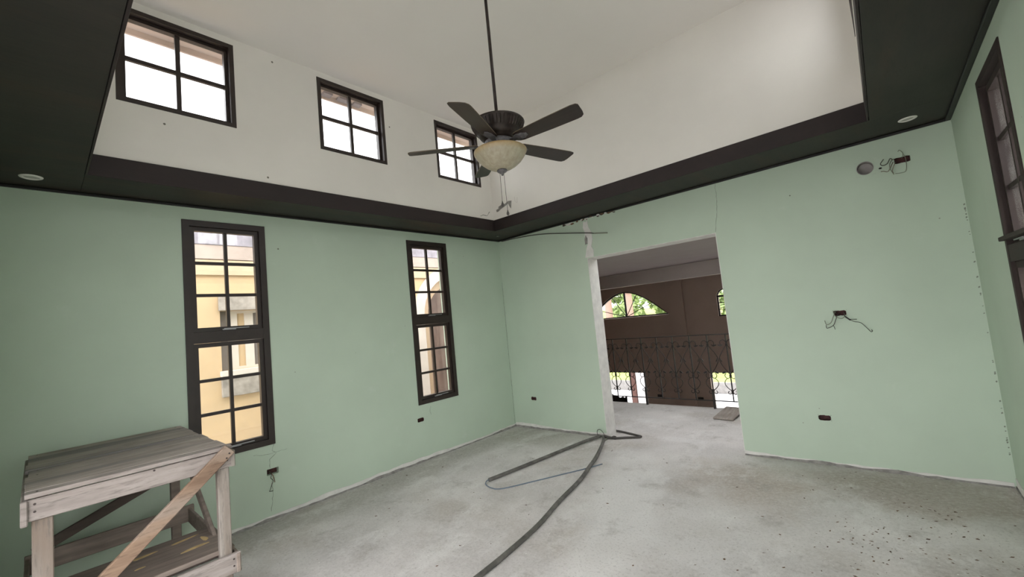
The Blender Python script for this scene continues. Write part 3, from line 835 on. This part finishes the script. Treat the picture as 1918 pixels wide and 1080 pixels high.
tag(o, 'dark loose cable hanging along the wall under the soffit corner', 'cable')
oe = obj('stripped_end', tube([(1.80, -.05, 2.74), (2.0, -.045, 2.705)], .0075, 7, 0), 'wire_grey', o, True)

# ------------------------------------------------------------------ debris
def debris(name, n, mat, seed, smin, smax, clusters, spread_all):
    bm = bmesh.new(); q = random.Random(seed)
    for i in range(n):
        if q.random() < spread_all:
            x, y = q.uniform(.1, W-.1), q.uniform(-4.0, -.06)
        else:
            cx, cy, s = q.choice(clusters); x, y = q.gauss(cx, s), q.gauss(cy, s*.8)
            if not (.03 < x < W-.03 and -5 < y < -.03): continue
        s = q.uniform(smin, smax); a = q.uniform(0, 2*PI); k = q.choice((3, 4, 5)); asp = q.uniform(.22, .7)
        z = .0006; h = s*q.uniform(.1, .4)
        def P(u, v, w): return (x+u*math.cos(a)-v*math.sin(a), y+u*math.sin(a)+v*math.cos(a), w)
        top = []; bot = []
        for j in range(k):
            t = 2*PI*j/k; rr = q.uniform(.7, 1.2)
            bot.append(bm.verts.new(P(s*math.cos(t)*rr, s*asp*math.sin(t)*rr, z)))
        c = bm.verts.new(P(0, 0, z+h))
        for j in range(k): bm.faces.new((bot[j], bot[(j+1) % k], c))
        bm.faces.new(bot[::-1])
    return tag(obj(name, bm, mat, fd), kind='stuff')
CL = [(4.38, -1.40, .17), (4.45, -1.62, .25), (4.55, -1.25, .3), (4.65, -.75, .12), (4.9, -1.2, .25), (4.3, -1.9, .3), (4.0, -.5, .3)]
fd = tag(empty('floor_debris', (0, 0, 0)), 'scattered dry leaf crumbs and white paint chips on the concrete', 'debris', kind='stuff')
debris('leaf_crumbs', 300, 'leafdry', 21, .004, .015, CL, .4)
debris('paint_chips', 130, 'chip', 22, .003, .010, CL + [(2.3, -2.2, .5), (3.6, -.4, .3)], .6)

# ------------------------------------------------------------------ hall beyond the doorway
YF = 7.5
structure('floor_landing', bbox(-.2, 6, .24, 2.06, -.2, 0), 'concrete', 'grey concrete landing floor beyond the doorway', 'floor')
structure('floor_lower', bbox(-3.3, 6, .24, YF+.25, -3.1, -2.9), 'concrete', 'lower hall floor below the landing', 'floor')
SKY = (.9, 4.6, .38, 1.22)  # unseen skylight cut-out, added to brighten the landing floor
bm = wall_bm('x', 2.60, 2.75, -3.3, 6, .24, YF+.25, [SKY, (-3.3, -.2, .24, 2.7)])
for v_ in bm.verts: v_.co = (v_.co.y, v_.co.z, v_.co.x)
structure('ceiling_hall', bm, 'hallceil', 'grey hall ceiling seen through the doorway', 'ceiling')
sk = tag(empty('window_17', (SKY[0], SKY[2], 2.66)), 'unseen long skylight added over the landing to brighten its floor', 'window', kind='structure')
for k in range(4):
    w4 = (SKY[1]-SKY[0])/4
    obj('pane', bbox(w4*k+.012, w4*(k+1)-.012, .01, SKY[3]-SKY[2]-.01, 0, .005), 'glass', sk)
for k in range(5):
    xx = min(max((SKY[1]-SKY[0])/4*k, .013), SKY[1]-SKY[0]-.013)
    obj('glazing_bar', bbox(xx-.0115, xx+.0115, .001, SKY[3]-SKY[2]-.001, -.01, .02), 'annexwhite', sk)
structure('ceiling_beam', bbox(-3.2, 6, 4.95, 5.25, 2.27, 2.5995), 'hallbeam', 'paler horizontal beam under the hall ceiling', 'beam')
structure('wall_hall_side', bbox(-.2, -.0, .24, 2.9, -2.9, 2.6), 'hallwall', 'short taupe hall wall left of the landing', 'wall')
structure('wall_hall_return', bbox(-3.2, -.2, 2.7, 2.9, -2.9, 2.6), 'hallwall', 'taupe hall wall returning to the left', 'wall')
structure('wall_hall_left', bbox(-3.4, -3.2, 2.7, YF+.25, -2.9, 2.6), 'hallwall', 'taupe left wall of the tall hall', 'wall')
structure('wall_hall_right', bbox(5.8, 6, .24, YF, -2.9, 2.6), 'hallwall', 'taupe right wall of the tall hall', 'wall')
structure('wall_hall_under', bbox(-.2, 6, .12, .24, -2.9, -.2), 'hallwall', 'lower hall wall under the landing', 'wall')
structure('wall_hall_near', bbox(W+.2, 6, .12, .24, 0, 2.6), 'hallwall', 'taupe wall stub beside the green room', 'wall')
AX, AZ = -1.65, 1.42
aprof = [(-1.40, 0), (-1.15, .235), (-.9, .44), (-.65, .61), (-.4, .735), (-.2, .805), (0, .83), (.2, .805), (.4, .735), (.65, .61), (.9, .44), (1.15, .235), (1.40, 0)]
BX0, BX1, BZ0, BZ1, BS = 1.125, 1.95, 1.245, 2.06, 1.80
OPA = (-2.95, -1.28, -2.9, -.325)
OPB = (.685, 1.62, -2.9, -.305)
OPC = (2.6, 4.2, -2.9, -.305)  # unseen opening added for extra light in the hall
OPD = (2.75, 5.5, .25, 2.25)  # unseen window added to throw light onto the landing
fw_ = structure('wall_hall_far', wall_bm('y', YF, YF+.25, -3.2, 6, -2.9, 2.6, [(AX-1.4, AX+1.4, AZ, AZ+.83), (BX0, BX1, BZ0, BZ1), OPA, OPB, OPC, OPD]), 'hallwall', 'tall taupe far wall of the hall with arched windows', 'wall')
def spandrel(prof, top, parent, fr, dep, mat):
    half = len(prof)//2
    a = prof[:half+1] + [(prof[0][0], top)]
    b = prof[half:] + [(prof[-1][0], top)]
    for p in (a, b):
        pts = [p[0]]
        for c in p[1:]:
            if math.hypot(c[0]-pts[-1][0], c[1]-pts[-1][1]) > 1e-5: pts.append(c)
        # fan from the outer top corner
        bm = bmesh.new(); corner = pts[-1]; arc = pts[:-1]
        def V(u, v, w): return bm.verts.new(fr(u, v, w))
        F = [V(u, v, 0) for u, v in arc]; Bk = [V(u, v, dep) for u, v in arc]; cf, cb_ = V(*corner, 0), V(*corner, dep)
        for i in range(len(arc)-1):
            bm.faces.new((F[i], F[i+1], Bk[i+1], Bk[i]))
            bm.faces.new((F[i], F[i+1], cf)); bm.faces.new((Bk[i], Bk[i+1], cb_))
        obj('spandrel', bm, mat, parent)
spandrel([(AX+x, AZ+z) for x, z in aprof], AZ+.83, fw_, lambda u, v, w: (u, YF+w, v), .25, 'hallwall')
bc = (BX0+BX1)/2; br = (BX1-BX0)/2
bprof = [(bc-br*math.cos(PI*k/12), BS+(BZ1-BS)*math.sin(PI*k/12)) for k in range(13)]
spandrel(bprof, BZ1, fw_, lambda u, v, w: (u, YF+w, v), .25, 'hallwall')
obj('pilaster', bbox(-.17, .235, YF-.10, YF-.0005, -2.9, 2.6), 'hallwall', fw_)
for x, z in ((-.83, -1.02), (.36, -1.05)):
    obj('switch_plate', bbox(x-.075, x+.075, YF-.012, YF-.0005, z-.04, z+.04), 'dark', fw_)
# arched windows
aw = tag(empty('window_11', (AX, YF+.06, AZ)), 'wide half-round fanlight window with radiating bars in the far hall wall', 'window', kind='structure')
bm = bmesh.new()
sweep(bm, [(x*.985, 0, max(z-.012, .022)) for x, z in aprof], .028, 6); sweep(bm, [(-1.385, 0, .022), (1.385, 0, .022)], .022, 6)
obj('frame', bm, 'iron', aw)
def arc_at(x):
    for (a, za), (b, zb) in zip(aprof, aprof[1:]):
        if a <= x <= b: return za+(zb-za)*(x-a)/(b-a)
for x, r_ in ((0, .032), (-.46, .012), (-1.03, .012), (.42, .012), (.92, .012)):
    obj('glazing_bar', tube([(0, 0, .02), (x, 0, arc_at(x)-.01)], r_, 6, 0), 'iron', aw)
cuts = [-1.36, -1.03, -.46, 0, .42, .92, 1.36]
for a, b in zip(cuts, cuts[1:]):
    pts = [(0, .03)] + [(x*.98, max(arc_at(x)-.02, .03)) for x in (a, a+(b-a)*.25, (a+b)/2, a+(b-a)*.75, b)]
    obj('pane', prism(pts, .004, lambda u, v, w: (u, w, v)), 'glass', aw)
bw = tag(empty('window_12', (bc, YF+.06, BZ0)), 'narrow arched window with horizontal bars at the right of the hall', 'window', kind='structure')
bm = bmesh.new()
sweep(bm, [(x-bc, 0, z-BZ0-.01) for x, z in bprof], .024, 6)
for x in (-br+.016, br-.016): sweep(bm, [(x, 0, 0), (x, 0, BS-BZ0)], .022, 6)
sweep(bm, [(-br, 0, .018), (br, 0, .018)], .02, 6); sweep(bm, [(-br, 0, BS-BZ0), (br, 0, BS-BZ0)], .03, 6)
obj('frame', bm, 'iron', bw)
for z in (.19, .37): obj('glazing_bar', tube([(-br+.02, 0, z), (br-.02, 0, z)], .012, 6, 0), 'iron', bw)
for a in (60, 120): obj('glazing_bar', tube([(0, 0, BS-BZ0), (br*math.cos(math.radians(a)), 0, BS-BZ0+(BZ1-BS)*math.sin(math.radians(a))-.02)], .01, 6, 0), 'iron', bw)
for a, b in ((.03, .18), (.2, .36), (.38, BS-BZ0-.02)): obj('pane', bbox(-br+.02, br-.02, -.002, .002, a, b), 'glass', bw)
obj('pane', prism([(x-bc, z-BZ0-.02) for x, z in bprof[1:-1]], .004, lambda u, v, w: (u, w, v)), 'glass', bw)
# big glazed openings; the two at far right are added for light
for i, (op, lb) in enumerate(((OPA, 'wide glazed opening of the lower hall at left'), (OPB, 'narrow glazed opening of the lower hall at right'), (OPC, 'unseen wide glazed opening added at far right of the lower hall for light'), (OPD, 'unseen large upper window added in the far hall wall for light'))):
    r = tag(empty('window_%d' % (13+i), (op[0], YF+.1, op[2])), lb, 'window', kind='structure')
    w_, h_ = op[1]-op[0], op[3]-op[2]
    obj('frame', wall_bm('y', 0, .05, 0.001, w_-.001, .001, h_-.001, [(.025, w_-.025, .025, h_-.025)]), 'annexwhite', r)
    obj('pane', bbox(.025, w_-.025, .02, .024, .025, h_-.025), 'glass', r)

# railing
rl = tag(empty('iron_railing', (0, 1.98, 0)), 'black wrought-iron scroll railing at the landing edge', 'railing')
X0, SP, NB = .78-.277*6, .277, 19
obj('top_rail', bbox(X0-.1, X0+SP*NB, -.012, .012, 1.148, 1.162), 'iron', rl)
obj('bottom_rail', bbox(X0-.1, X0+SP*NB, -.010, .010, .118, .132), 'iron', rl)
def meshof(bm, mat):
    me = bpy.data.meshes.new('scroll'); bm.to_mesh(me); bm.free(); me.materials.append(M[mat]); return me
def both(pts, r, sub=5, n=5):
    return [meshof(tube([(s*u, 0, z) for u, z in pts], r, n, sub), 'iron') for s in (1, -1)]
h = SP/2
kinds = {
    'heart_scroll': both([(0, 1.0), (.05, .925), (.10, .85), (h-.008, .765), (.10, .68), (.05, .60), (0, .53)], .006),
    'top_curl': both([(0, .985), (.012, 1.04), (.045, 1.068), (.085, 1.05), (.095, 1.01), (.075, .985), (.055, 1.0)], .006),
    'middle_curl': both([(0, .505), (.035, .475), (.07, .49), (.08, .525), (.062, .55)], .006),
    'lyre_scroll': both([(.05, .476), (.088, .43), (.088, .375), (.045, .315), (.0, .285)], .006),
    'bottom_curl': both([(0, .285), (.018, .245), (.045, .235), (.062, .26), (.045, .283)], .006),
}
def leafmesh(s, c, ang, ln=.036, wd=.013):
    pts = []
    for k in range(10):
        a = 2*PI*k/10; u, v = ln*math.cos(a), wd*math.sin(a)*(1.2 if k % 2 else .8)
        pts.append((s*(c[0]+u*math.cos(ang)-v*math.sin(ang)), c[1]+u*math.sin(ang)+v*math.cos(ang)))
    return meshof(prism(pts, .012, lambda u, v, w: (u, w-.006, v)), 'iron')
leaves = [leafmesh(s, c, a, l_, w_) for s in (1, -1) for c, a, l_, w_ in (((.098, .985), .2, .034, .013), ((.085, .565), -.5, .03, .016), ((.108, .755), 1.2, .034, .007))]
bar = meshof(bbox(-.008, .008, -.008, .008, .126, 1.15), 'iron')
knot = meshof(bbox(-.016, .016, -.014, .014, -.022, .022, .006), 'iron')
for i in range(NB):
    x = X0+SP*i
    b = link('bar', bar, None, rl); b.location.x = x
    for z in (.995, .515, .285):
        k = link('collar', knot, None, b); k.location.z = z
    for nm, ms in kinds.items():
        for m_ in ms: link(nm, m_, None, b)
    for m_ in leaves: link('leaf', m_, None, b)
for x in (-.33, 1.325, 2.435, 4.10):
    obj('post', bbox(x-.016, x+.016, -.016, .016, 0, .30, .002), 'iron', rl)

# board on the landing
bd = tag(obj('floor_board', beam_bm((2.72, 1.33, .018), (2.75, 1.90, .055), .27, .02, (1, 0, 0)), 'tabletop'), 'grey board lying on the landing against the railing', 'board')
# black crest seen below the railing
ck = tag(empty('ornate_cabinet', (-1.72, 6.3, -2.9)), 'black cabinet with scalloped crest seen below the railing', 'cabinet')
obj('cabinet_body', bbox(-.62, .46, -.2, .2, 0, 1.80, .01), 'dark', ck)
obj('crest', prism([(-.6, 1.801), (.50, 1.801), (.50, 2.10), (.46, 2.10), (.45, 2.06), (.36, 2.10), (.28, 2.06), (.20, 2.12), (.08, 2.13), (-.02, 2.20), (-.14, 2.25), (-.26, 2.20), (-.34, 2.12), (-.45, 2.12), (-.6, 2.08)], .05, lambda u, v, w: (u, w-.2, v)), 'dark', ck)

# ------------------------------------------------------------------ outside
structure('ground', bbox(-40, 40, -40, 45, -3.4, -3.1001), 'paving', 'pale paved ground outside the house', 'ground')
structure('patio', bbox(-14, 12, YF+.25, 17.6, -3.1, -2.95), 'patio', 'pale patio floor outside the lower hall', 'patio')
o = structure('garden_wall', bbox(-14, 12, 17.65, 17.85, -3.1, -2.42), 'lowwall', 'low grey garden wall beyond the patio', 'wall')
bm = bmesh.new(); vs = []
for i in range(13):
    for j in range(7):
        x = -34+5.5*i; y = 18+4.5*j
        vs.append(bm.verts.new((x, y, -2.7 + (j/6)**1.1*4.6 + .25*math.sin(i*1.7+j))))
for i in range(12):
    for j in range(6):
        bm.faces.new((vs[i*7+j], vs[(i+1)*7+j], vs[(i+1)*7+j+1], vs[i*7+j+1]))
structure('hillside', bm, 'grass', 'bright grassy hillside behind the garden wall', 'hill')
structure('added_white_wall', bbox(.35, 5.5, 12.4, 12.6, -2.95, -1.38), 'patio', 'white wall added outside the right lower opening to make it bright', 'wall')  # added wall; its white stands in for bright patio and sky reflection
o = tag(obj('patio_pillar', bbox(-2.74, -1.9, YF+2.4, YF+2.7, -2.95, .9, .01), 'patio'), 'white patio pillar beside the red-brown post', 'pillar')
o = tag(obj('patio_post', bbox(-2.99, -2.77, YF+2.4, YF+2.6, -2.95, .9), 'postred'), 'red-brown patio post seen below the railing', 'post')
for i, (x, lb) in enumerate(((-9.61, 'pink column outside at the left of the fanlight'), (-8.09, 'pink column outside behind the centre of the fanlight'))):
    c = tag(empty('garden_column', (x, 21, -2.35)), lb, 'column', 'pink columns outside the hall')
    obj('shaft', lathe([(.25, .2), (.25, 5.1)], 20), 'pinkcol', c, True)
    obj('base', bbox(-.34, .34, -.34, .34, 0, .2, .01), 'pinkcol', c)
    obj('capital', bbox(-.35, .35, -.35, .35, 5.1, 5.3, .01), 'pinkcol', c)
# trees beyond the far hall windows
def tree(x, y, z, hgt, rad, seed, label):
    t = tag(empty('garden_tree', (x, y, z)), label, 'tree', 'trees beyond the hall windows')
    obj('trunk', tube([(0, 0, -.3), (.08, .03, hgt*.35), (0, .05, hgt*.7)], [.16]*9+[.12]*8, 8, 8), 'bark', t, True)
    q = random.Random(seed); bm = bmesh.new()
    cl = [(q.gauss(0, rad*.45), q.gauss(0, rad*.45), hgt*.68+q.gauss(0, rad*.35), rad*q.uniform(.35, .55)) for _ in range(12)]
    for _ in range(2600):
        cx, cy, cz, r = q.choice(cl)
        d = Vector((q.gauss(0, 1), q.gauss(0, 1), q.gauss(0, 1))).normalized()*r*q.uniform(.6, 1)
        c = Vector((cx, cy, cz))+d; s = q.uniform(.10, .24)
        a = Vector((q.gauss(0, 1), q.gauss(0, 1), q.gauss(0, .6))).normalized()*s; b = a.orthogonal().normalized()*s*.5
        bm.faces.new([bm.verts.new(c+v) for v in (-a, b, a, -b)])
    obj('crown', bm, 'leaf', t)
for k, (x, y, z, hg, rd, lb) in enumerate(((-15.2, 26.5, -1.6, 5.0, 1.6, 'leafy tree behind the left end of the fanlight'), (-10.6, 25, -1.6, 5.2, 1.6, 'leafy tree behind the centre of the fanlight'), (-7.0, 26, -1.6, 4.4, 1.6, 'leafy tree behind the right end of the fanlight'), (-2.6, 25, -1.4, 4.8, 1.6, 'leafy tree behind the narrow arched hall window'))):
    tree(x, y, z, hg, rd, 50+k, lb)

# annex building facing the left windows
AXW = -3.0
an = tag(empty('annex_building', (AXW, 0, -3.1)), 'yellow annex building with arched door seen through the left windows', 'building')
def anp(nm, x0, x1, y0, y1, z0, z1, mt, par=an, bev=0): return obj(nm, bbox(x0-AXW, x1-AXW, y0, y1, z0+3.1, z1+3.1, bev), mt, par)
DC, DR, DS = 1.50, .90, 1.95
AWIN = (-3.185, -2.30, 1.33, 2.25)
bm = wall_bm('x', -.3, 0, -9, 2.69, 0, 6.85, [(DC-DR, DC+DR, 3.1, 3.1+DS+DR), (AWIN[0], AWIN[1], AWIN[2]+3.1, AWIN[3]+3.1)])
aw_ = obj('wall', bm, 'yellow', an)
dprof = [(DC-DR*math.cos(PI*k/16), 3.1+DS+DR*math.sin(PI*k/16)) for k in range(17)]
spandrel(dprof, 3.1+DS+DR, aw_, lambda u, v, w: (-w, u, v), .3, 'yellow')
# white arch trim: ring of blocks
bm = bmesh.new()
ri, ro = DR+.0, DR+.24
path = [(-1, 0.0)] + [(None, k) for k in range(17)] + [(1, 0.0)]
inner, outer = [], []
inner.append((DC-ri, 3.1)); outer.append((DC-ro, 3.1))
for k in range(17):
    c, s = -math.cos(PI*k/16), math.sin(PI*k/16)
    inner.append((DC+ri*c, 3.1+DS+ri*s)); outer.append((DC+ro*c, 3.1+DS+ro*s))
inner.append((DC+ri, 3.1)); outer.append((DC+ro, 3.1))
def ring_strip(inner, outer, x0, x1):
    bm = bmesh.new()
    I0 = [bm.verts.new((x0, u, v)) for u, v in inner]; I1 = [bm.verts.new((x1, u, v)) for u, v in inner]
    O0 = [bm.verts.new((x0, u, v)) for u, v in outer]; O1 = [bm.verts.new((x1, u, v)) for u, v in outer]
    for i in range(len(inner)-1):
        bm.faces.new((I1[i], I1[i+1], O1[i+1], O1[i])); bm.faces.new((I0[i], I0[i+1], I1[i+1], I1[i])); bm.faces.new((O0[i], O0[i+1], O1[i+1], O1[i]))
    return bm
obj('arch_trim', ring_strip(inner, outer, .0005, .05), 'annexwhite', an)
ins = [(DC+(u-DC)*.985, v-.005) for u, v in inner]; ins2 = [(DC+(u-DC)*.767, 3.1+DS+(v-3.1-DS)*.767 if v > 3.1+DS else v) for u, v in inner]
obj('arch_reveal', ring_strip(ins2, ins, -.16, -.10), 'annextan', an)
dd = obj('door_leaf', prism(ins, .04, lambda u, v, w: (-.16-w, u, v)), 'doorwood', an)
# window of the annex
wn = obj('window_frame', wall_bm('x', -.16, -.12, AWIN[0]+.115, AWIN[1], AWIN[2]+3.1, AWIN[3]+3.1, [(-2.925, -2.825, AWIN[2]+3.14, AWIN[3]+3.06), (-2.70, -2.36, AWIN[2]+3.14, AWIN[3]+3.06)]), 'annexwhite', an)
obj('pane', bbox(-.15, -.145, -2.925, -2.825, AWIN[2]+3.14, AWIN[3]+3.06), 'yellow', wn)
obj('pane', bbox(-.15, -.145, -2.70, -2.36, AWIN[2]+3.14, AWIN[3]+3.06), 'annexdark', wn)
anp('dark_strip', AXW-.28, AXW-.10, AWIN[0]+.001, AWIN[0]+.114, AWIN[2]+.001, AWIN[3]-.001, 'annexdark')  # solid dark grey block filling the left end of the window opening
anp('lintel', AXW+.0005, AXW+.06, AWIN[0]-.02, AWIN[1]+.1, 2.25, 2.50, 'sillgrey', an, .005)
anp('sill', AXW+.0005, AXW+.10, AWIN[0]-.03, AWIN[1]+.1, 1.25, 1.33, 'annexwhite', an, .005)
anp('sill_apron', AXW+.0005, AXW+.07, AWIN[0]-.02, AWIN[1]+.1, .94, 1.249, 'sillgrey', an, .005)
anp('cornice', AXW+.0005, AXW+.045, -9, 2.69, 2.80, 3.035, 'cream', an, .004)
anp('cornice', AXW+.0005, AXW+.055, -9, 2.69, 3.045, 3.265, 'mauve', an, .004)
anp('roof_edge_band', AXW+.0005, AXW+.065, -9, 2.69, 3.267, 3.75, 'roofgrey', an, .004)
rfb = bmesh.new()
v = [rfb.verts.new(c) for c in ((.12, -9, 6.86), (.12, 2.69, 6.86), (-1.6, 2.69, 7.3), (-1.6, -9, 7.3), (.12, -9, 6.92), (.12, 2.69, 6.92), (-1.6, 2.69, 7.36), (-1.6, -9, 7.36))]
for f in ((0,3,2,1),(4,5,6,7),(0,1,5,4),(1,2,6,5),(2,3,7,6),(3,0,4,7)): rfb.faces.new([v[i] for i in f])
obj('roof', rfb, 'roofgrey', an)
